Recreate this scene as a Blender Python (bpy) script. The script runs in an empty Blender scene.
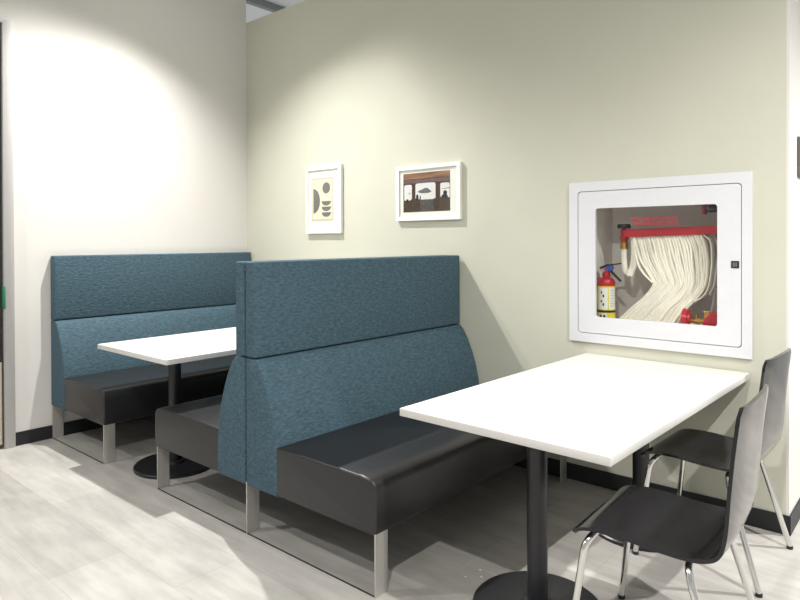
import bpy, bmesh, math, random
from math import sin, cos, pi, radians
from mathutils import Vector, Matrix
random.seed(7)
S = bpy.context.scene
COL = S.collection

# ------------------------------------------------------------------ materials
def lin(c):
    def f(v):
        v /= 255.0
        return v / 12.92 if v <= 0.04045 else ((v + 0.055) / 1.055) ** 2.4
    return (f(c[0]), f(c[1]), f(c[2]), 1)

def mat(name, rgb, rough=0.6, metal=0.0, spec=0.5, noise=0.0, nscale=20.0, bump=0.0, bscale=60.0,
        stretch=(1, 1, 1), coat=0.0, aniso=0.0):
    m = bpy.data.materials.new(name); m.use_nodes = True
    nt = m.node_tree; b = nt.nodes['Principled BSDF']
    col = lin(rgb)
    b.inputs['Base Color'].default_value = col
    b.inputs['Roughness'].default_value = rough
    b.inputs['Metallic'].default_value = metal
    b.inputs['Specular IOR Level'].default_value = spec
    b.inputs['Coat Weight'].default_value = coat
    b.inputs['Anisotropic'].default_value = aniso
    if noise or bump:
        tc = nt.nodes.new('ShaderNodeTexCoord'); mp = nt.nodes.new('ShaderNodeMapping')
        mp.inputs['Scale'].default_value = stretch
        nt.links.new(tc.outputs['Object'], mp.inputs['Vector'])
    if noise:
        n = nt.nodes.new('ShaderNodeTexNoise'); n.inputs['Scale'].default_value = nscale
        n.inputs['Detail'].default_value = 5
        nt.links.new(mp.outputs[0], n.inputs['Vector'])
        r = nt.nodes.new('ShaderNodeValToRGB')
        r.color_ramp.elements[0].position = 0.3; r.color_ramp.elements[1].position = 0.7
        r.color_ramp.elements[0].color = (col[0] * (1 - noise), col[1] * (1 - noise), col[2] * (1 - noise), 1)
        r.color_ramp.elements[1].color = (min(1, col[0] * (1 + noise)), min(1, col[1] * (1 + noise)), min(1, col[2] * (1 + noise)), 1)
        nt.links.new(n.outputs['Fac'], r.inputs['Fac']); nt.links.new(r.outputs['Color'], b.inputs['Base Color'])
    if bump:
        n2 = nt.nodes.new('ShaderNodeTexNoise'); n2.inputs['Scale'].default_value = bscale
        n2.inputs['Detail'].default_value = 3
        nt.links.new(mp.outputs[0], n2.inputs['Vector'])
        bp = nt.nodes.new('ShaderNodeBump'); bp.inputs['Strength'].default_value = bump
        bp.inputs['Distance'].default_value = 0.004
        nt.links.new(n2.outputs['Fac'], bp.inputs['Height']); nt.links.new(bp.outputs['Normal'], b.inputs['Normal'])
    return m

M = {}
M['white_wall'] = mat('white_wall_paint', (214, 211, 206), 0.75, noise=0.015, nscale=3, bump=0.03, bscale=140)
M['green_wall'] = mat('sage_wall_paint', (197, 197, 181), 0.75, noise=0.015, nscale=3, bump=0.03, bscale=140)
M['ceiling'] = mat('ceiling_paint', (226, 231, 233), 0.9, noise=0.02)
M['beam'] = mat('beam_paint', (136, 144, 146), 0.7, noise=0.05)
M['rubber'] = mat('black_rubber_base', (26, 27, 30), 0.5, noise=0.08)
M['jamb'] = mat('door_frame_metal', (176, 174, 172), 0.5, noise=0.02)
M['dark_door'] = mat('dark_door_paint', (58, 54, 50), 0.35, noise=0.05)
M['beige_door'] = mat('beige_door_panel', (176, 166, 150), 0.5, noise=0.04)
M['green_tab'] = mat('green_strike', (40, 112, 74), 0.5, noise=0.05)
M['fabric'] = mat('teal_upholstery', (67, 89, 100), 0.85, spec=0.25, noise=0.28, nscale=75, bump=1.0, bscale=70, stretch=(1, 0.5, 1.4))
M['leather'] = mat('black_leatherette', (34, 34, 36), 0.36, spec=0.5, noise=0.06, nscale=25, bump=0.05, bscale=160)
M['steel'] = mat('brushed_steel', (206, 203, 198), 0.5, metal=0.8, noise=0.05, nscale=60, stretch=(1, 1, 0.06))
M['chrome'] = mat('polished_chrome', (220, 220, 218), 0.10, metal=1.0, noise=0.01)
M['laminate'] = mat('white_laminate', (220, 218, 214), 0.42, spec=0.4, noise=0.01)
M['lam_edge'] = mat('white_edge_band', (206, 204, 200), 0.5, noise=0.01)
M['black_metal'] = mat('black_powder_coat', (34, 34, 38), 0.34, spec=0.5, noise=0.06, bump=0.04, bscale=250)
M['black_ply'] = mat('black_stained_shell', (24, 24, 28), 0.12, spec=0.48, noise=0.05, nscale=40)
M['glide'] = mat('dark_plastic_glide', (30, 30, 32), 0.5, noise=0.04)
M['cab_white'] = mat('white_enamel', (214, 215, 218), 0.38, noise=0.01)
M['cab_grey'] = mat('grey_cabinet_lining', (228, 222, 216), 0.6, noise=0.03)
M['red'] = mat('red_enamel', (174, 24, 40), 0.35, noise=0.05)
M['red_ink'] = mat('red_ink', (186, 26, 50), 0.6, noise=0.04)
M['hose'] = mat('cream_canvas_hose', (243, 237, 222), 0.9, spec=0.2, noise=0.06, nscale=90, bump=0.3, bscale=300)
M['brass'] = mat('brass', (196, 158, 84), 0.3, metal=1.0, noise=0.06)
M['black'] = mat('black_plastic', (22, 22, 26), 0.4, noise=0.05)
M['blue'] = mat('blue_tag', (52, 78, 158), 0.5, noise=0.05)
M['yellow'] = mat('yellow_label', (222, 206, 70), 0.5, noise=0.04)
M['label'] = mat('white_label', (226, 226, 214), 0.5, noise=0.03)
M['grey_bar'] = mat('grey_bar', (122, 116, 112), 0.5, noise=0.05)
M['frame_white'] = mat('white_picture_frame', (238, 238, 232), 0.45, noise=0.01)
M['mat_board'] = mat('mat_board', (240, 238, 230), 0.85, noise=0.01)
M['paper'] = mat('cream_paper', (228, 218, 198), 0.9, noise=0.05, nscale=12)
M['paper_edge'] = mat('beige_paper_edge', (206, 192, 168), 0.9, noise=0.04)
M['ink'] = mat('charcoal_ink', (112, 109, 103), 0.9, noise=0.10, nscale=60)
M['ph_sky'] = mat('photo_sky', (230, 226, 224), 0.8, noise=0.03)
M['ph_hill'] = mat('photo_island', (112, 110, 112), 0.8, noise=0.10, nscale=40)
M['ph_wood'] = mat('photo_ceiling', (146, 108, 84), 0.8, noise=0.45, nscale=9, stretch=(0.5, 1, 6))
M['ph_rail'] = mat('photo_upper_wall', (112, 90, 88), 0.8, noise=0.2, nscale=20)
M['ph_dark'] = mat('photo_dark_trim', (74, 52, 44), 0.8, noise=0.15)
M['ph_seat'] = mat('photo_seats', (72, 56, 42), 0.8, noise=0.2, nscale=50)
M['ph_mid'] = mat('photo_floor', (84, 80, 78), 0.8, noise=0.3, nscale=50)
M['ph_black'] = mat('photo_figures', (36, 28, 26), 0.8, noise=0.1)
M['plaque'] = mat('dark_plaque', (84, 82, 78), 0.5, noise=0.15, nscale=30)
M['lamp_white'] = mat('lamp_can_white', (214, 214, 210), 0.5, noise=0.02)

def glass_mat():
    m = bpy.data.materials.new('clear_glass'); m.use_nodes = True
    nt = m.node_tree; nt.nodes.clear()
    o = nt.nodes.new('ShaderNodeOutputMaterial'); mx = nt.nodes.new('ShaderNodeMixShader')
    t = nt.nodes.new('ShaderNodeBsdfTransparent'); g = nt.nodes.new('ShaderNodeBsdfGlossy')
    fr = nt.nodes.new('ShaderNodeMapRange'); lw = nt.nodes.new('ShaderNodeLayerWeight'); lw.inputs['Blend'].default_value = .5
    pw = nt.nodes.new('ShaderNodeMath'); pw.operation = 'POWER'; pw.inputs[1].default_value = 5
    nt.links.new(lw.outputs['Facing'], pw.inputs[0]); nt.links.new(pw.outputs[0], fr.inputs['Value'])
    fr.inputs['To Min'].default_value = .025; fr.inputs['To Max'].default_value = .6
    t.inputs['Color'].default_value = (0.97, 0.98, 0.975, 1)
    g.inputs['Roughness'].default_value = 0.03
    nt.links.new(fr.outputs[0], mx.inputs[0]); nt.links.new(t.outputs[0], mx.inputs[1])
    nt.links.new(g.outputs[0], mx.inputs[2]); nt.links.new(mx.outputs[0], o.inputs['Surface'])
    return m
M['glass'] = glass_mat()

def floor_mat():
    m = bpy.data.materials.new('grey_vinyl_plank'); m.use_nodes = True
    nt = m.node_tree; b = nt.nodes['Principled BSDF']; N = nt.nodes.new; L = nt.links.new
    tc = N('ShaderNodeTexCoord')
    br = N('ShaderNodeTexBrick'); br.offset = 0.37
    br.inputs['Scale'].default_value = 1.0
    br.inputs['Brick Width'].default_value = 1.22; br.inputs['Row Height'].default_value = 0.30
    br.inputs['Mortar Size'].default_value = 0.0018; br.inputs['Mortar Smooth'].default_value = 0.3
    br.inputs['Bias'].default_value = 0.0
    br.inputs['Color1'].default_value = lin((196, 193, 188)); br.inputs['Color2'].default_value = lin((182, 179, 174))
    br.inputs['Mortar'].default_value = lin((172, 169, 164))
    L(tc.outputs['Object'], br.inputs['Vector'])
    mp = N('ShaderNodeMapping'); mp.inputs['Scale'].default_value = (0.9, 5.0, 1)
    L(tc.outputs['Object'], mp.inputs['Vector'])
    n = N('ShaderNodeTexNoise'); n.inputs['Scale'].default_value = 2.6; n.inputs['Detail'].default_value = 6
    n.inputs['Roughness'].default_value = 0.6
    L(mp.outputs[0], n.inputs['Vector'])
    r = N('ShaderNodeValToRGB')
    r.color_ramp.elements[0].position = 0.32; r.color_ramp.elements[0].color = (0.74, 0.73, 0.72, 1)
    r.color_ramp.elements[1].position = 0.70; r.color_ramp.elements[1].color = (1.0, 1.0, 1.0, 1)
    L(n.outputs['Fac'], r.inputs['Fac'])
    n3 = N('ShaderNodeTexNoise'); n3.inputs['Scale'].default_value = 3.4; n3.inputs['Detail'].default_value = 8
    L(tc.outputs['Object'], n3.inputs['Vector'])
    r3 = N('ShaderNodeValToRGB')
    r3.color_ramp.elements[0].position = 0.35; r3.color_ramp.elements[0].color = (0.86, 0.86, 0.855, 1)
    r3.color_ramp.elements[1].position = 0.66; r3.color_ramp.elements[1].color = (1, 1, 1, 1)
    L(n3.outputs['Fac'], r3.inputs['Fac'])
    mx = N('ShaderNodeMix'); mx.data_type = 'RGBA'; mx.blend_type = 'MULTIPLY'; mx.inputs['Factor'].default_value = 1
    L(br.outputs['Color'], mx.inputs['A']); L(r.outputs['Color'], mx.inputs['B'])
    mx2 = N('ShaderNodeMix'); mx2.data_type = 'RGBA'; mx2.blend_type = 'MULTIPLY'; mx2.inputs['Factor'].default_value = 1
    L(mx.outputs['Result'], mx2.inputs['A']); L(r3.outputs['Color'], mx2.inputs['B'])
    L(mx2.outputs['Result'], b.inputs['Base Color'])
    b.inputs['Roughness'].default_value = 0.5; b.inputs['Specular IOR Level'].default_value = 0.35
    bp = N('ShaderNodeBump'); bp.inputs['Strength'].default_value = 0.12; bp.inputs['Distance'].default_value = 0.003
    L(n.outputs['Fac'], bp.inputs['Height']); L(bp.outputs['Normal'], b.inputs['Normal'])
    return m
M['floor'] = floor_mat()

# ------------------------------------------------------------------ mesh helpers
def obj(name, bm, mats, parent=None, loc=(0, 0, 0), smooth=35):
    me = bpy.data.meshes.new(name)
    bm.normal_update(); bm.to_mesh(me); bm.free()
    if smooth:
        for p in me.polygons: p.use_smooth = True
        me.set_sharp_from_angle(angle=radians(smooth))
    for k in (mats if isinstance(mats, (list, tuple)) else [mats]): me.materials.append(M[k])
    o = bpy.data.objects.new(name, me); COL.objects.link(o)
    o.location = loc
    if parent: o.parent = parent
    return o

def thing(name, label, cat, loc=(0, 0, 0), rz=0, group=None):
    o = bpy.data.objects.new(name, None); COL.objects.link(o)
    o.location = loc; o.rotation_euler = (0, 0, rz); o.empty_display_size = 0.1
    return tag(o, label, cat, group)

def tag(o, label, cat, group=None):
    o['label'] = label; o['category'] = cat
    if group: o['group'] = group
    return o

def struct(name, bm, mats, parent=None, smooth=0, loc=(0, 0, 0)):
    o = obj(name, bm, mats, parent, smooth=smooth, loc=loc)
    if not parent: o['kind'] = 'structure'
    return o

def B(): return bmesh.new()

def box(bm, x0, x1, y0, y1, z0, z1, bev=0.0, seg=3, mi=0):
    t = bmesh.new(); bmesh.ops.create_cube(t, size=1)
    bmesh.ops.scale(t, vec=(x1 - x0, y1 - y0, z1 - z0), verts=t.verts)
    bmesh.ops.translate(t, vec=((x0 + x1) / 2, (y0 + y1) / 2, (z0 + z1) / 2), verts=t.verts)
    if bev: bmesh.ops.bevel(t, geom=list(t.edges), offset=bev, segments=seg, profile=0.5, affect='EDGES')
    return merge(bm, t, mi)

def merge(bm, t, mi=0):
    for f in t.faces: f.material_index = mi
    me = bpy.data.meshes.new('tmp'); t.to_mesh(me); t.free(); bm.from_mesh(me); bpy.data.meshes.remove(me)
    return bm

def prism(bm, pts, a0, a1, axis='y', bev=0.0, seg=3, mi=0):
    """polygon in the plane across axis, extruded from a0 to a1. axis y: pts are (x,z); z: (x,y); x: (y,z)"""
    t = bmesh.new()
    def mk(p, a):
        return {'y': (p[0], a, p[1]), 'z': (p[0], p[1], a), 'x': (a, p[0], p[1])}[axis]
    v0 = [t.verts.new(mk(p, a0)) for p in pts]; v1 = [t.verts.new(mk(p, a1)) for p in pts]
    f0 = t.faces.new(v0); f1 = t.faces.new(v1[::-1])
    n = len(pts)
    for i in range(n): t.faces.new((v0[i], v1[i], v1[(i + 1) % n], v0[(i + 1) % n]))
    bmesh.ops.recalc_face_normals(t, faces=t.faces)
    if bev:
        es = [e for e in t.edges if (f0 in e.link_faces or f1 in e.link_faces)]
        bmesh.ops.bevel(t, geom=es, offset=bev, segments=seg, profile=0.5, affect='EDGES')
    return merge(bm, t, mi)

def cyl(bm, p0, p1, r0, r1=None, n=24, cap=True, mi=0):
    r1 = r0 if r1 is None else r1
    p0, p1 = Vector(p0), Vector(p1); d = (p1 - p0)
    t = bmesh.new(); bmesh.ops.create_cone(t, cap_ends=cap, segments=n, radius1=r0, radius2=r1, depth=d.length)
    q = Vector((0, 0, 1)).rotation_difference(d.normalized())
    bmesh.ops.transform(t, matrix=Matrix.Translation((p0 + p1) / 2) @ q.to_matrix().to_4x4(), verts=t.verts)
    return merge(bm, t, mi)

def lathe(bm, prof, c=(0, 0, 0), n=40, mi=0):
    t = bmesh.new(); rings = []
    for r, z in prof:
        rings.append([t.verts.new((c[0] + r * cos(2 * pi * k / n), c[1] + r * sin(2 * pi * k / n), c[2] + z)) for k in range(n)])
    for a, b in zip(rings, rings[1:]):
        for k in range(n): t.faces.new((a[k], a[(k + 1) % n], b[(k + 1) % n], b[k]))
    t.faces.new(rings[0][::-1]); t.faces.new(rings[-1])
    bmesh.ops.recalc_face_normals(t, faces=t.faces)
    return merge(bm, t, mi)

def round_path(pts, r, n=6):
    """polyline with its corners rounded by radius r"""
    P = [Vector(p) for p in pts]; out = [P[0]]
    for i in range(1, len(P) - 1):
        a, b, c = P[i - 1], P[i], P[i + 1]
        u = (a - b); w = (c - b); k = min(r, u.length * .45, w.length * .45)
        s, e = b + u.normalized() * k, b + w.normalized() * k
        for j in range(n + 1):
            t = j / n; out.append((1 - t) ** 2 * s + 2 * t * (1 - t) * b + t * t * e)
    return out + [P[-1]]

def tube(bm, pts, r, n=14, mi=0):
    P = [Vector(p) for p in pts]; t = bmesh.new(); rings = []
    tan = [(P[min(i + 1, len(P) - 1)] - P[max(i - 1, 0)]).normalized() for i in range(len(P))]
    u = tan[0].orthogonal().normalized()
    for i, p in enumerate(P):
        if i: u = (u - tan[i] * u.dot(tan[i])).normalized()
        w = tan[i].cross(u)
        rr = r[i] if isinstance(r, (list, tuple)) else r
        rings.append([t.verts.new(p + rr * (u * cos(2 * pi * k / n) + w * sin(2 * pi * k / n))) for k in range(n)])
    for a, b in zip(rings, rings[1:]):
        for k in range(n): t.faces.new((a[k], a[(k + 1) % n], b[(k + 1) % n], b[k]))
    t.faces.new(rings[0][::-1]); t.faces.new(rings[-1])
    bmesh.ops.recalc_face_normals(t, faces=t.faces)
    return merge(bm, t, mi)

def catmull(pts, n=8):
    P = [Vector(p) for p in pts]; P = [2 * P[0] - P[1]] + P + [2 * P[-1] - P[-2]]; out = []
    for i in range(1, len(P) - 2):
        a, b, c, d = P[i - 1:i + 3]
        for j in range(n):
            t = j / n
            out.append(.5 * ((2 * b) + (c - a) * t + (2 * a - 5 * b + 4 * c - d) * t * t + (3 * b - a - 3 * c + d) * t ** 3))
    return out + [P[-2]]

def rrect(x0, x1, z0, z1, r, n=6):
    out = []
    for cx, cz, a0 in ((x1 - r, z1 - r, 0), (x0 + r, z1 - r, 90), (x0 + r, z0 + r, 180), (x1 - r, z0 + r, 270)):
        for k in range(n + 1):
            a = radians(a0 + 90 * k / n); out.append((cx + r * cos(a), cz + r * sin(a)))
    return out

def ring_plate(bm, outer, inner, y0, y1, mi=0):
    """plate between two loops of equal length in the xz plane, thickness y0..y1"""
    n = len(outer); t = bmesh.new()
    def vs(l, y): return [t.verts.new((p[0], y, p[1])) for p in l]
    a, b, c, d = vs(outer, y0), vs(inner, y0), vs(inner, y1), vs(outer, y1)
    for A, Bq in ((a, b), (b, c), (c, d), (d, a)):
        for k in range(n): t.faces.new((A[k], A[(k + 1) % n], Bq[(k + 1) % n], Bq[k]))
    bmesh.ops.recalc_face_normals(t, faces=t.faces)
    return merge(bm, t, mi)

# ------------------------------------------------------------------ the setting
WX, WT = 4.196, 3.336          # right end and top of the sage wall
CEIL = 4.2
struct('floor', box(B(), -0.6, 9, -9, 3, -0.12, 0), 'floor')
struct('ceiling', box(B(), -2.3, 9, -9, 2.3, CEIL, CEIL + 0.1), 'ceiling')
struct('trim_1', box(B(), -1.36, -1.29, -1.0, 2.3, CEIL - 0.08, CEIL), 'beam')

KX0, KX1, KZ0, KZ1 = 3.117, 4.0575, .804, 1.706     # hose cabinet frame
HX0, HX1, HZ0, HZ1 = 3.16, 4.02, .846, 1.662        # hole in the wall
bm = B()
D = 2.2
box(bm, -.12, HX0, 0, D, 0, WT); box(bm, HX1, WX, 0, D, 0, WT)
box(bm, HX0, HX1, 0, D, 0, HZ0); box(bm, HX0, HX1, 0, D, HZ1, WT); box(bm, HX0, HX1, .42, D, HZ0, HZ1)
struct('wall_back', bm, 'green_wall')
struct('wall_right', box(B(), WX, WX + .012, 0.0, D, 0, WT), 'white_wall')
DY0, DY1, DZ = -2.90, -1.935, 2.835                   # door opening in the left wall
bm = B()
box(bm, -.15, 0, DY1, 0, 0, CEIL); box(bm, -.15, 0, DY0, DY1, DZ, CEIL); box(bm, -.15, 0, -9, DY0, 0, CEIL)
struct('wall_left', bm, 'white_wall')
struct('baseboard_left', box(B(), 0, .008, -1.884, -.008, 0, .092, .002, 2), 'rubber')
struct('baseboard_back', box(B(), .008, WX + .012, -.008, 0, 0, .092, .002, 2), 'rubber')
struct('baseboard_right', box(B(), WX + .012, WX + .02, -.008, D, 0, .092, .002, 2), 'rubber')
# door and its frame
d = thing('door_1', 'dark door in a grey metal frame at the left edge', 'door', (0, DY1, 0)); d['kind'] = 'structure'
bm = B()
W_ = DY0 - DY1
prism(bm, [(.050, 0), (.050, DZ + .034), (W_ - .05, DZ + .034), (W_ - .05, 0), (W_ + .02, 0), (W_ + .02, DZ), (-.012, DZ), (-.012, 0)], -.15, .022, 'x', .003, 2)
obj('door_frame', bm, 'jamb', d)
leaf = obj('door_leaf', box(B(), -.045, .002, DY0 - DY1 + .024, -.019, .012, DZ - .005, .003, 2), 'dark_door', d)
obj('lower_panel', box(B(), .002, .005, DY0 - DY1 + .10, -.024, .03, .58, .001, 1), 'beige_door', leaf)
obj('strike_plate', box(B(), .0, .030, -.022, -.006, .935, 1.085, .004, 2), 'green_tab', d)

# ------------------------------------------------------------------ booths
BY0, BY1 = -1.638, -.014
def half_parts(parent, sgn, x_off, BY0, dep=.820):
    """one bench facing +x (sgn 1) or -x (sgn -1); local x 0 is the back plane"""
    X = lambda x: x_off + sgn * x
    def bx(*a, **k):
        x0, x1 = sorted((X(a[0]), X(a[1]))); return box(B(), x0, x1, *a[2:], **k)
    y0, y1 = BY0, BY1
    u = obj('upper_back_cushion', bx(.003, .078, y0, y1, .835, 1.283, bev=.010, seg=4), 'fabric', parent)
    prof = [(.003, .232), (.236, .232), (.238, .30), (.236, .40), (.226, .49), (.205, .585), (.175, .675), (.140, .752), (.108, .805), (.082, .829), (.003, .829)]
    P = [(X(a), b) for a, b in prof]
    l = obj('lower_back_cushion', prism(B(), P, y0, y1, 'y', .010, 4), 'fabric', parent, smooth=50)
    # seat: softly crowned box with a front roll
    sp = [(.20, .236), (dep-.014, .236), (dep-.006, .241), (dep-.002, .252), (dep, .33), (dep-.001, .410), (dep-.006, .432), (dep-.018, .446), (dep-.042, .454), (dep-.085, .459), (dep-.105, .4565), (.60, .459), (.40, .460), (.20, .452)]
    s = obj('seat_cushion', prism(B(), [(X(a), b) for a, b in sp], y0 + .002, y1, 'y', .011, 4), 'leather', parent, smooth=40)
    return u, l, s

def sled(parent, xs, yo, inward):
    """brushed flat-bar legs joined by a flat bar on the floor"""
    ya, yb = sorted((yo, yo + inward * .072))
    for x in xs:
        obj('leg', box(B(), x - .003, x + .003, ya, yb, 0, .245, .001, 1), 'steel', parent, smooth=0)
    obj('floor_bar', cyl(B(), (min(xs) - .003, yo + inward * .003, .003), (max(xs) + .003, yo + inward * .003, .003), .003, n=10), 'black_metal', parent)

b1 = thing('booth_bench', 'single teal booth bench with black seat set against the white left wall', 'booth bench', (.001, 0, 0))
half_parts(b1, 1, 0, -1.655)
sled(b1, (.016, .810), -1.651, 1); sled(b1, (.016, .810), BY1 - .004, -1)
b2 = thing('booth_bench', 'double sided teal booth bench with back to back black seats in the middle', 'booth bench', (2.270, 0, 0))
half_parts(b2, 1, 0, BY0, .836); half_parts(b2, -1, 0, BY0, .858)
sled(b2, (-.832, 0.0, .828), BY0 + .004, 1); sled(b2, (-.832, 0.0, .828), BY1 - .004, -1)

# ------------------------------------------------------------------ tables
def table(label, x0, x1, y0, y1, poles, rz=0):
    t = thing('pedestal_table', label, 'table', ((x0 + x1) / 2, (y0 + y1) / 2, 0), rz)
    hx, hy = (x1 - x0) / 2, (y1 - y0) / 2; yc = (y0 + y1) / 2
    bm = box(B(), -hx, hx, -hy, hy, .711, .740, .0015, 2)
    for f in bm.faces:
        f.material_index = 0 if abs(f.normal.z) > .7 else 1
    obj('tabletop', bm, ['laminate', 'lam_edge'], t)
    for px, py in poles:
        px -= (x0 + x1) / 2; py -= yc
        p = obj('pedestal', cyl(B(), (px, py, .02), (px, py, .700), .038, n=32), 'black_metal', t)
        obj('base_plate', lathe(B(), [(.238, 0), (.240, .004), (.240, .015), (.234, .020), (.06, .024), (.055, .036), (.038, .040)], (px, py, 0), 56), 'black_metal', p)
        bm = B()
        box(bm, px - .03, px + .03, py - .20 if py < 0 else py - .18, py + .18 if py < 0 else py + .20, .695, .711, .002, 1)
        box(bm, px - .30, px + .30, py - .03, py + .03, .697, .711, .002, 1)
        obj('top_bracket', bm, 'black_metal', p)
    return t
table('white rectangular table between the two booth benches at left', .745, 1.581, -1.655, -.02, [(1.163, -1.37), (1.163, -.30)])
table('white rectangular table with two black chairs in front of the hose cabinet', 3.200, 4.034, -1.594, -.010, [(3.617, -1.29), (3.650, -.372)], -.018)

# ------------------------------------------------------------------ chairs
def shell_bm():
    prof = catmull([(-.026, 0, .412), (-.014, 0, .432), (.03, 0, .448), (.12, 0, .452), (.22, 0, .446), (.31, 0, .443), (.37, 0, .450),
                    (.414, 0, .474), (.436, 0, .530), (.450, 0, .64), (.462, 0, .77), (.478, 0, .905)], 6)
    n = len(prof); NV = 14
    L = [0]
    for a, b in zip(prof, prof[1:]): L.append(L[-1] + (b - a).length)
    T = L[-1]; t = bmesh.new(); rows = []
    for i, p in enumerate(prof):
        s = L[i]; e = T - s
        w = .226
        if s > .38: w = .226 - .004 * min(1, (s - .38) / .42)      # back narrows a little
        for q, r in ((s, .045), (e, .028)):
            if q < r: w -= r - math.sqrt(max(0, r * r - (r - q) ** 2))
        row = []
        tan = (prof[min(i + 1, n - 1)] - prof[max(i - 1, 0)]).normalized()
        nrm = Vector((-tan.z, 0, tan.x))
        back = min(1, max(0, (s - .40) / .25))
        seat = 1 - min(1, max(0, (s - .05) / .33)) if s > .05 else 0
        for j in range(NV + 1):
            v = -1 + 2 * j / NV
            q = p + Vector((0, v * w, 0))
            q += Vector((-.010 * back * (abs(v) ** 3), 0, 0))      # wraps forward round the sitter
            q += Vector((0, 0, -.010 * (1 - back) * (1 - v * v) * (1 if s > .1 else s / .1)))
            row.append(t.verts.new(q))
        rows.append(row)
    for a, b in zip(rows, rows[1:]):
        for j in range(NV): t.faces.new((a[j], a[j + 1], b[j + 1], b[j]))
    bmesh.ops.recalc_face_normals(t, faces=t.faces)
    bmesh.ops.solidify(t, geom=list(t.faces), thickness=.011)
    return t

def leg_bm(front, sy):
    if front: pts = [(.030, 0, .424), (.030, sy * .196, .424), (.016, sy * .222, .398), (-.035, sy * .252, .012)]
    else: pts = [(.325, 0, .424), (.325, sy * .205, .424), (.340, sy * .232, .385), (.452, sy * .258, .012)]
    return tube(B(), round_path(pts, .035, 6), .0115, 14)

def make_chair(label, loc, rz):
    c = thing('cafe_chair', label, 'chair', loc, rz)
    obj('seat_shell', shell_bm(), 'black_ply', c, smooth=50)
    for fr in (True, False):
        for sy in (-1, 1):
            l = obj('leg', leg_bm(fr, sy), 'chrome', c, smooth=60)
            f = Vector((-.035, sy * .252, .012)) if fr else Vector((.452, sy * .258, .012))
            obj('glide', cyl(B(), (f.x, f.y, 0), (f.x, f.y, .013), .013, n=16), 'glide', l)
    obj('mounting_plate', box(B(), .02, .34, -.09, .09, .420, .432, .002, 1), 'black_metal', c)
    return c
make_chair('black shell chair with chrome legs nearest the viewer, its back to the right', (3.862, -1.265, 0), radians(2))
make_chair('black shell chair with chrome legs up against the sage wall, behind the other chair', (3.774, -.385, 0), radians(-2))

# ------------------------------------------------------------------ framed pictures
def picture(name, label, x0, x1, z0, z1, border, shapes, mats):
    t = thing(name, label, 'picture', ((x0 + x1) / 2, 0, z0))
    cx = (x0 + x1) / 2; hw = cx - x0; H = z1 - z0
    o = [(-hw, 0), (hw, 0), (hw, H), (-hw, H)]
    i = [(-hw + border, border), (hw - border, border), (hw - border, H - border), (-hw + border, H - border)]
    obj('frame', ring_plate(B(), o, i, -.026, -.001), 'frame_white', t, smooth=0)
    obj('mat_board', box(B(), -hw + border * .6, hw - border * .6, -.016, -.008, border * .6, H - border * .6), 'mat_board', t, smooth=0)
    bm = B()
    for (pts, mi, lift) in shapes:
        P = [(a - cx, b - z0) for a, b in pts]
        prism(bm, P, -.0162 - lift * .0004, -.0156, 'y', mi=mi)
    obj('print', bm, mats, t, smooth=0)
    obj('glass_pane', box(B(), -hw + border * .7, hw - border * .7, -.0215, -.0200, border * .7, H - border * .7), 'glass', t, smooth=0)
    return t
def ell(cx, cz, a, b, s=0, e=360, n=28): return [(cx + a * cos(radians(s + (e - s) * k / n)), cz + b * sin(radians(s + (e - s) * k / n))) for k in range(n if e - s == 360 else n + 1)]
def rc(x0, x1, z0, z1): return [(x0, z0), (x1, z0), (x1, z1), (x0, z1)]
sh = [(rc(.890, 1.148, 1.536, 1.880), 1, 0), (rc(.903, 1.135, 1.552, 1.866), 0, 1),
      (ell(.914, 1.698, .078, .098, -90, 90), 2, 2), (ell(1.066, 1.797, .044, .044), 2, 2),
      ([(.905, 1.846), (.905, 1.838), (1.112, 1.704), (1.112, 1.711)], 1, 2)]
for zc in (1.694, 1.650, 1.606): sh.append((ell(1.066, zc, .054, .036, 180, 360), 2, 2))
picture('framed_print', 'small white framed abstract print of dark half circles, left of the two pictures', .832, 1.240, 1.440, 1.972, .030, sh, ['paper', 'paper_edge', 'ink'])
X0, X1, Z0, Z1 = 1.864, 2.271, 1.578, 1.847
def u(a, b): return (X0 + a * (X1 - X0), Z0 + b * (Z1 - Z0))
def rr(a0, a1, b0, b1, r=.05): return [u(a, b) for a, b in rrect(a0, a1, b0, b1, r)]
sh = [(rc(X0, X1, Z0, Z1), 0, 0), ([u(0, .84), u(1, .84), u(1, 1), u(0, 1)], 1, 1), ([u(0, .74), u(1, .74), u(1, .85), u(0, .85)], 2, 1),
      (rr(.02, .19, .30, .71, .04), 3, 1), (rr(.27, .70, .28, .73, .05), 3, 1), (rr(.80, .99, .28, .70, .04), 3, 1),
      ([u(.31, .51), u(.36, .55), u(.42, .57), u(.47, .60), u(.53, .60), u(.57, .56), u(.62, .50), u(.55, .47), u(.40, .47)], 4, 2),
      ([u(0, 0), u(.37, 0), u(.37, .32), u(.22, .36), u(.10, .27), u(.0, .22)], 5, 2),
      ([u(.37, 0), u(.66, 0), u(.66, .31), u(.37, .31)], 6, 2),
      ([u(.66, 0), u(1, 0), u(1, .33), u(.80, .36), u(.66, .32)], 5, 2),
      (ell(*u(.90, .45), .016, .016), 7, 3), (ell(*u(.89, .36), .026, .016), 7, 3), (ell(*u(.31, .37), .011, .022), 7, 3), (ell(*u(.375, .35), .005, .018), 7, 3), (ell(*u(.09, .29), .012, .014), 7, 3),
      ([u(.10, .47), u(.16, .50), u(.16, .47)], 4, 2), ([u(.83, .55), u(.99, .58), u(.99, .56), u(.83, .54)], 4, 2)]
picture('framed_photograph', 'white framed photo of a boat cabin view, right of the two pictures', 1.802, 2.356, 1.519, 1.897, .026, sh,
        ['ph_dark', 'ph_wood', 'ph_rail', 'ph_sky', 'ph_hill', 'ph_seat', 'ph_mid', 'ph_black'])

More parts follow.
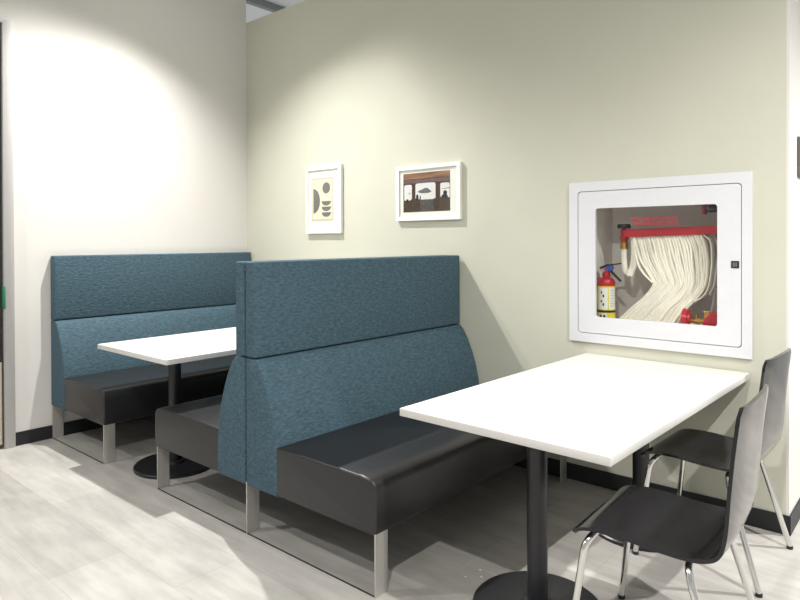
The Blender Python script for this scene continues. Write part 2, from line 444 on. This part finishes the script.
# ------------------------------------------------------------------ fire hose cabinet
k = thing('fire_hose_cabinet', 'white recessed fire hose cabinet with glass door in the sage wall', 'cabinet', (0, 0, 0))
sq = lambda x0, x1, z0, z1, r: rrect(x0, x1, z0, z1, r)
obj('frame', ring_plate(B(), sq(KX0, KX1, KZ0, KZ1, .004), sq(3.168, 4.012, .854, 1.654, .018), -.014, -.0005), 'cab_white', k)
LX0, LX1, LZ0, LZ1, LY = 3.225, 4.0, .905, 1.605, .34
bm = B()
e = .004
box(bm, LX0 - e, LX1 + e, LY, LY + e, LZ0 - e, LZ1 + e); box(bm, LX0 - e, LX0, .012, LY, LZ0, LZ1); box(bm, LX1, LX1 + e, .012, LY, LZ0, LZ1)
box(bm, LX0 - e, LX1 + e, .012, LY, LZ0 - e, LZ0); box(bm, LX0 - e, LX1 + e, .012, LY, LZ1, LZ1 + e)
obj('lining', bm, 'cab_grey', k, smooth=0)
bm = ring_plate(B(), sq(3.164, 4.016, .850, 1.658, .02), sq(LX0 - e, LX1 + e, LZ0 - e, LZ1 + e, .002), .012, .018)
obj('rebate', bm, 'cab_grey', k, smooth=0)
dr = obj('door', ring_plate(B(), sq(3.1715, 4.0085, .8575, 1.6505, .018), sq(3.271, 3.902, .948, 1.556, .016), -.012, .008), 'cab_white', k)
P = sq(3.266, 3.907, .943, 1.561, .018)
obj('glass_pane', prism(B(), P, -.002, .002, 'y'), 'glass', dr, smooth=0)
bm = box(B(), 3.965, 4.000, -.0165, -.012, 1.240, 1.275, .0015, 1)
for q in (3.9755, 3.9825, 3.9895): box(bm, q - .0022, q + .0022, -.0178, -.016, 1.247, 1.268, mi=1)
obj('latch', bm, ['black', 'grey_bar'], dr, smooth=0)

def text(body, size, x0, x1, z, y, m, name, parent):
    cu = bpy.data.curves.new('t', 'FONT'); cu.body = body; cu.size = size; cu.extrude = .0002; cu.offset = .0002
    to = bpy.data.objects.new('t', cu); COL.objects.link(to)
    dg = bpy.context.evaluated_depsgraph_get()
    me = bpy.data.meshes.new_from_object(to.evaluated_get(dg))
    bpy.data.objects.remove(to)
    xs = [v.co.x for v in me.vertices]; zs = [v.co.y for v in me.vertices]
    a, b = min(xs), max(xs); z0_, z1_ = min(zs), max(zs); s = (x1 - x0) / (b - a)
    for v in me.vertices: v.co = Vector((x0 + (v.co.x - a) * s, y - v.co.z, z + (v.co.y - z0_) * .0185 / (z1_ - z0_)))
    bm = B(); bm.from_mesh(me)
    return bm
bm = text('FIRE HOSE FOR USE BY', .019, 3.476, 3.712, 1.482, -.0025, None, '', None)
b2_ = text('TRAINED PERSONS ONLY', .019, 3.474, 3.722, 1.456, -.0025, None, '', None)
merge(bm, b2_)
bmesh.ops.recalc_face_normals(bm, faces=bm.faces)
obj('door_lettering', bm, 'red_ink', dr, smooth=0)

# rack: red channel with its brackets and pins
r = thing('hose_rack', 'red hose rack rail across the cabinet with hose hanging from it', 'hose rack', (3.36, .10, 1.392)); r.rotation_euler = (0, radians(-1.7), 0)
bm = B()
box(bm, .035, .60, -.006, .0, 0, .044, .002, 1); box(bm, .035, .60, .0, .075, .040, .044, .001, 1); box(bm, .035, .60, .069, .075, 0, .044, .002, 1)
obj('rail', bm, 'red', r, smooth=0)
obj('bracket', box(B(), .055, .115, .075, .238, .006, .044, .003, 2), 'red', r)
obj('bracket', box(B(), .50, .56, .075, .238, .006, .044, .003, 2), 'red', r)
for j in range(12): obj('pin', cyl(B(), (.085 + .036 * j, .0, .008), (.085 + .036 * j, .069, .008), .004, n=10), 'steel', r)

# canvas hose: flat pleats hung from the rail, swept down to the left
def flat(bm, path, depth, th, twist=0):
    t = bmesh.new(); P = catmull(path, 7); R = []
    for i, p in enumerate(P):
        tan = (P[min(i + 1, len(P) - 1)] - P[max(i - 1, 0)]).normalized()
        side = Vector((tan.z, 0, -tan.x)).normalized()
        hy = depth / 2; ht = th / 2; ring = []
        for a in range(12):
            an = 2 * pi * a / 12
            ca, sa = cos(an), sin(an)
            ring.append(t.verts.new(p + Vector((0, hy * math.copysign(abs(ca) ** .45, ca), 0)) + side * (ht * math.copysign(abs(sa) ** .8, sa))))
        R.append(ring)
    for a, b in zip(R, R[1:]):
        for q in range(12): t.faces.new((a[q], a[(q + 1) % 12], b[(q + 1) % 12], b[q]))
    t.faces.new(R[0][::-1]); t.faces.new(R[-1]); bmesh.ops.recalc_face_normals(t, faces=t.faces)
    merge(bm, t)
bm = B()
Ltop = [(3.445, 1.405), (3.462, 1.33), (3.485, 1.26), (3.535, 1.175), (3.548, 1.135), (3.500, 1.065), (3.430, 1.000), (3.350, .925)]
Rtop = [(3.790, 1.405), (3.812, 1.34), (3.822, 1.26), (3.818, 1.18), (3.806, 1.13), (3.765, 1.065), (3.715, 1.010), (3.665, .925)]
N = 24
for q in range(N):
    f = q / (N - 1); pts = []
    yy = .138 + random.uniform(-.006, .006)
    for i, (a, b) in enumerate(zip(Ltop, Rtop)):
        w = 0 if i < 1 else random.uniform(-.003, .003)
        pts.append((a[0] + (b[0] - a[0]) * f + w, yy + .012 * (i / 7) ** 1.5 + (0 if i < 1 else random.uniform(-.002, .002)), a[1] + (b[1] - a[1]) * f))
    flat(bm, pts, .062, random.uniform(.0138, .0172))
# first loose loop at the left, and the slack run to the pleats
def loop(pts, y, d=.058, th=.010): flat(bm, [(a, y, b) for a, b in pts], d, th)
loop([(3.372, 1.340), (3.373, 1.27), (3.380, 1.21), (3.408, 1.180)], .150, .018, .034)
loop([(3.432, 1.400), (3.436, 1.32), (3.430, 1.24), (3.406, 1.180)], .138, .018, .040)
loop([(3.440, 1.405), (3.452, 1.31), (3.470, 1.235), (3.50, 1.19), (3.545, 1.145)], .128)
loop([(3.806, 1.405), (3.838, 1.37), (3.846, 1.29), (3.838, 1.18), (3.815, 1.10), (3.765, 1.055)], .125, .05, .009)
loop([(3.846, 1.405), (3.866, 1.33), (3.858, 1.24), (3.846, 1.15), (3.822, 1.09)], .165, .05, .009)
tag(obj('fire_hose', bm, 'hose', smooth=60), 'cream canvas fire hose folded in pleats over the red rack', 'fire hose')

# valve with black handwheel at the upper left end of the rail
v = thing('hose_valve', 'red hose valve with black handwheel at left end of rack', 'valve', (3.372, .150, 1.33))
obj('valve_body', lathe(B(), [(.017, .035), (.019, .05), (.024, .052), (.024, .070), (.019, .073), (.019, .105), (.012, .110), (.010, .128)]), 'red', v)
obj('handwheel', lathe(B(), [(.012, .114), (.034, .114), (.037, .119), (.037, .134), (.034, .139), (.012, .140)]), 'black', v)
obj('coupling', lathe(B(), [(.019, -.002), (.022, .004), (.022, .012), (.019, .014), (.021, .020), (.021, .036)]), 'brass', v)
obj('inlet_pipe', cyl(B(), (.018, 0, .088), (.055, 0, .088), .017, n=20), 'red', v)
obj('wall_pipe', cyl(B(), (0, .015, .088), (0, .189, .088), .014, n=20), 'red', v)

# shut-off valve in the upper right corner
v = thing('shutoff_valve', 'shutoff valve with red handwheel in upper right corner of cabinet', 'valve', (3.80, .17, 1.545))
obj('handwheel', cyl(cyl(B(), (-.010, 0, 0), (.002, 0, 0), .034, n=28), (-.016, 0, 0), (.004, 0, 0), .012, n=16), 'red', v)
obj('stem', cyl(B(), (.002, 0, 0), (.03, 0, 0), .007, n=12), 'steel', v)
obj('valve_body', cyl(cyl(B(), (.018, 0, 0), (.075, 0, 0), .024, .02, n=20), (.05, 0, -.018), (.05, 0, .055), .016, n=20), 'black', v)
obj('wall_pipe', cyl(B(), (.05, .0, .0), (.05, .17, .0), .017, n=20), 'steel', v)
obj('outlet_collar', cyl(B(), (.075, 0, 0), (.092, 0, 0), .017, n=18), 'brass', v)

# nozzle lying on the cabinet floor
v = thing('hose_nozzle', 'red and brass hose nozzle lying in lower right corner', 'nozzle', (3.735, .062, .947))
obj('red_bumper', cyl(cyl(B(), (-.012, 0, .020), (.012, 0, .020), .056, .050, n=28), (.012, 0, .020), (.022, 0, .020), .036, .03, n=28), 'red', v)
obj('barrel', cyl(cyl(cyl(B(), (.02, 0, .012), (.05, 0, .012), .010, .012, n=18), (.05, 0, .012), (.07, 0, .012), .019, n=18), (.07, 0, .012), (.098, 0, .014), .015, n=18), 'brass', v)
obj('shutoff_handle', box(B(), .045, .053, -.006, .006, .02, .05, .002, 1), 'brass', v)
obj('elbow', box(B(), .085, .115, -.012, .012, .025, .070, .006, 2), 'brass', v)
bm = B(); prism(bm, [(.085, -.012), (.165, -.012), (.165, .068), (.125, .064), (.092, .030)], -.03, .03, 'y', .006, 3)
obj('grip', bm, 'red', v)
obj('support_bracket', box(box(B(), -.02, .165, .0, .035, -.042, -.0375, .001, 1), .02, .10, -.01, .02, -.0375, .0, .002, 1), 'cab_grey', v)

# extinguisher
x = thing('fire_extinguisher', 'small fire extinguisher with white label at left inside the cabinet', 'fire extinguisher', (3.288, .100, LZ0))
obj('cylinder', lathe(B(), [(.044, 0), (.048, .004), (.048, .230), (.045, .246), (.034, .258), (.018, .264)], n=36), 'red', x)
lb = obj('label', lathe(B(), [(.0482, .020), (.0490, .021), (.0490, .212), (.0482, .213)], n=36), 'yellow', x)
bm = B()
for a0, a1, z0, z1 in ((-122, -58, .082, .204), (-50, 5, .082, .204), (-122, -62, .026, .060), (-190, -130, .082, .204)):
    t = bmesh.new(); nn = 8
    A = [radians(a0 + (a1 - a0) * i / nn) for i in range(nn + 1)]
    lo = [t.verts.new((.0494 * cos(a), .0494 * sin(a), z0)) for a in A]; hi = [t.verts.new((.0494 * cos(a), .0494 * sin(a), z1)) for a in A]
    for i in range(nn): t.faces.new((lo[i], lo[i + 1], hi[i + 1], hi[i]))
    merge(bm, t, 0)
def mark(a, z, ra, rz):
    t = bmesh.new()
    vs = [t.verts.new((.0497 * cos(radians(a + ra * cos(q * pi / 5))), .0497 * sin(radians(a + ra * cos(q * pi / 5))), z + rz * sin(q * pi / 5))) for q in range(10)]
    t.faces.new(vs); merge(bm, t, 1)
for a, z, ra, rz in ((-98, .178, 5, .008), (-86, .158, 6, .009), (-99, .128, 5, .008), (-86, .110, 6, .009), (-105, .044, 8, .008), (-80, .044, 8, .008)):
    mark(a, z, ra, rz)
for i in range(7): mark(-28, .19 - .015 * i, 14, .0016)
obj('label_panels', bm, ['label', 'black'], lb, smooth=0)
obj('strap_band', lathe(B(), [(.0490, .064), (.0510, .065), (.0510, .076), (.0490, .077)], n=36), 'black', x)
obj('neck', lathe(B(), [(.018, .262), (.022, .268), (.022, .290), (.014, .296), (.014, .312)], n=24), 'red', x)
def lever(p0, p1, w, h, m, nm):
    p0, p1 = Vector(p0), Vector(p1); d_ = p1 - p0; bm = B()
    t = bmesh.new(); bmesh.ops.create_cube(t, size=1); bmesh.ops.scale(t, vec=(d_.length, w, h), verts=t.verts)
    bmesh.ops.bevel(t, geom=list(t.edges), offset=.003, segments=2, affect='EDGES')
    q = Vector((1, 0, 0)).rotation_difference(d_.normalized())
    bmesh.ops.transform(t, matrix=Matrix.Translation((p0 + p1) / 2) @ q.to_matrix().to_4x4(), verts=t.verts)
    merge(bm, t); return obj(nm, bm, m, x)
lever((-.036, 0, .312), (.010, 0, .332), .022, .012, 'black', 'trigger_lever') 
lever((.004, 0, .330), (.088, 0, .342), .020, .008, 'black', 'top_lever')
lever((.012, 0, .312), (.086, 0, .240), .020, .010, 'black', 'carry_handle')
bm = B(); prism(bm, [(-.004, .300), (.030, .296), (.044, .318), (.034, .330), (.006, .326)], -.013, .013, 'y', .003, 2)
obj('safety_tag', bm, 'blue', x)
obj('pressure_gauge', cyl(B(), (-.012, -.012, .300), (-.012, -.030, .300), .012, n=18), 'steel', x)

# crumbs on the floor
for i, (a, b_) in enumerate(((3.293, -1.201), (3.326, -1.240), (3.278, -1.282))):
    bm = B(); t = bmesh.new(); bmesh.ops.create_icosphere(t, subdivisions=2, radius=.005)
    for v_ in t.verts: v_.co = Vector((v_.co.x * (1.6 - .4 * i), v_.co.y, v_.co.z * .6)) * random.uniform(.75, 1.25)
    zmin = min(v_.co.z for v_ in t.verts)
    for v_ in t.verts: v_.co.z -= zmin
    merge(bm, t)
    tag(obj('crumb', bm, 'label', loc=(a, b_, 0)), 'tiny white crumb on the grey floor left of the near table base', 'crumb', 'crumbs on the floor')

# wall plaque round the corner
p = thing('wall_plaque', 'dark grey plaque on white wall beyond the right corner', 'plaque', (WX + .012, .19, 1.685))
obj('panel', box(B(), 0, .012, 0, .36, 0, .195, .002, 1), 'plaque', p)
bm = B()
for i in range(4): box(bm, .0121, .0132, .03, .33, .03 + .04 * i, .036 + .04 * i)
obj('raised_lines', bm, 'grey_bar', p, smooth=0)

# ------------------------------------------------------------------ lights: pendant downlights
def downlight(x, y, z, label, power, rad=.03, ax=.12, ay=.14, drop=.085, angle=140, blend=1.0, color=(1, .98, .95), aim=None):
    t = thing('pendant_downlight', label, 'ceiling light', (x, y, z), 0, 'square pendant downlights')
    bm = B(); h = drop; c = .004
    for s in (-1, 1):
        box(bm, s * ax - c if s > 0 else -ax - c, s * ax + c if s > 0 else -ax + c, -ay - c, ay + c, -h, .16)
        box(bm, -ax, ax, s * ay - c, s * ay + c, -h, .16)
    box(bm, -ax, ax, -ay, ay, .155, .163)
    obj('beam_housing', bm, 'lamp_white', t, smooth=0)  # unseen box, sized so its rim cuts the beam off on the walls
    obj('stem', cyl(B(), (0, 0, .16), (0, 0, CEIL - z), .010, n=12), 'lamp_white', t)
    l = bpy.data.lights.new('lamp', 'SPOT'); l.energy = power; l.shadow_soft_size = rad
    l.spot_size = radians(angle); l.spot_blend = blend; l.color = color
    lo = bpy.data.objects.new('lamp', l); COL.objects.link(lo); lo.parent = t
    if aim: lo.rotation_euler = (Vector(aim) - Vector((x, y, z))).to_track_quat('-Z', 'Y').to_euler()
    return t
GL = 'white square pendant downlight hung from the ceiling '
downlight(.834, -1.01, 3.52, GL + 'over the left booth table', 560, angle=150, aim=(1.8, -2.2, 0))
wide = dict(drop=.03, angle=172, blend=.7)
downlight(4.45, -3.5, 3.52, GL + 'beside the viewer', 250, **wide)
downlight(.6, -4.3, 3.52, GL + 'in front of the door', 220, **wide)
downlight(5.9, -1.65, 3.52, GL + 'right of the chairs', 560, drop=.05, angle=165)
downlight(5.9, 1.2, 3.52, GL + 'added to brighten the floor beyond the right corner', 800)  # unseen extra lamp, added to brighten this floor and its reflection in the chairs

w = bpy.data.worlds.new('room_surround'); S.world = w; w.use_nodes = True
bg = w.node_tree.nodes['Background']; bg.inputs['Color'].default_value = (1.0, .985, .96, 1); bg.inputs['Strength'].default_value = .58

# ------------------------------------------------------------------ camera
yaw, pitch, roll, f, py = .714, -.0072, -.0034, 634.78, 245.6
fw = Vector((-sin(yaw) * cos(pitch), cos(yaw) * cos(pitch), sin(pitch)))
rt = Vector((cos(yaw), sin(yaw), 0)); up = rt.cross(fw)
r2 = rt * cos(roll) + up * sin(roll); u2 = up * cos(roll) - rt * sin(roll)
cam = bpy.data.cameras.new('camera'); co = bpy.data.objects.new('camera', cam); COL.objects.link(co)
mtx = Matrix((r2, u2, -fw)).transposed().to_4x4(); mtx.translation = Vector((4.7717, -3.4106, 1.3774))
co.matrix_world = mtx
cam.sensor_width = 36; cam.lens = f / 800 * 36; cam.shift_y = -(300 - py) / 800; cam.clip_start = .05
S.camera = co
S.view_settings.view_transform = 'Standard'; S.view_settings.look = 'None'
S.view_settings.exposure = 0.0; S.view_settings.gamma = 1.0; S.view_settings.use_curve_mapping = False
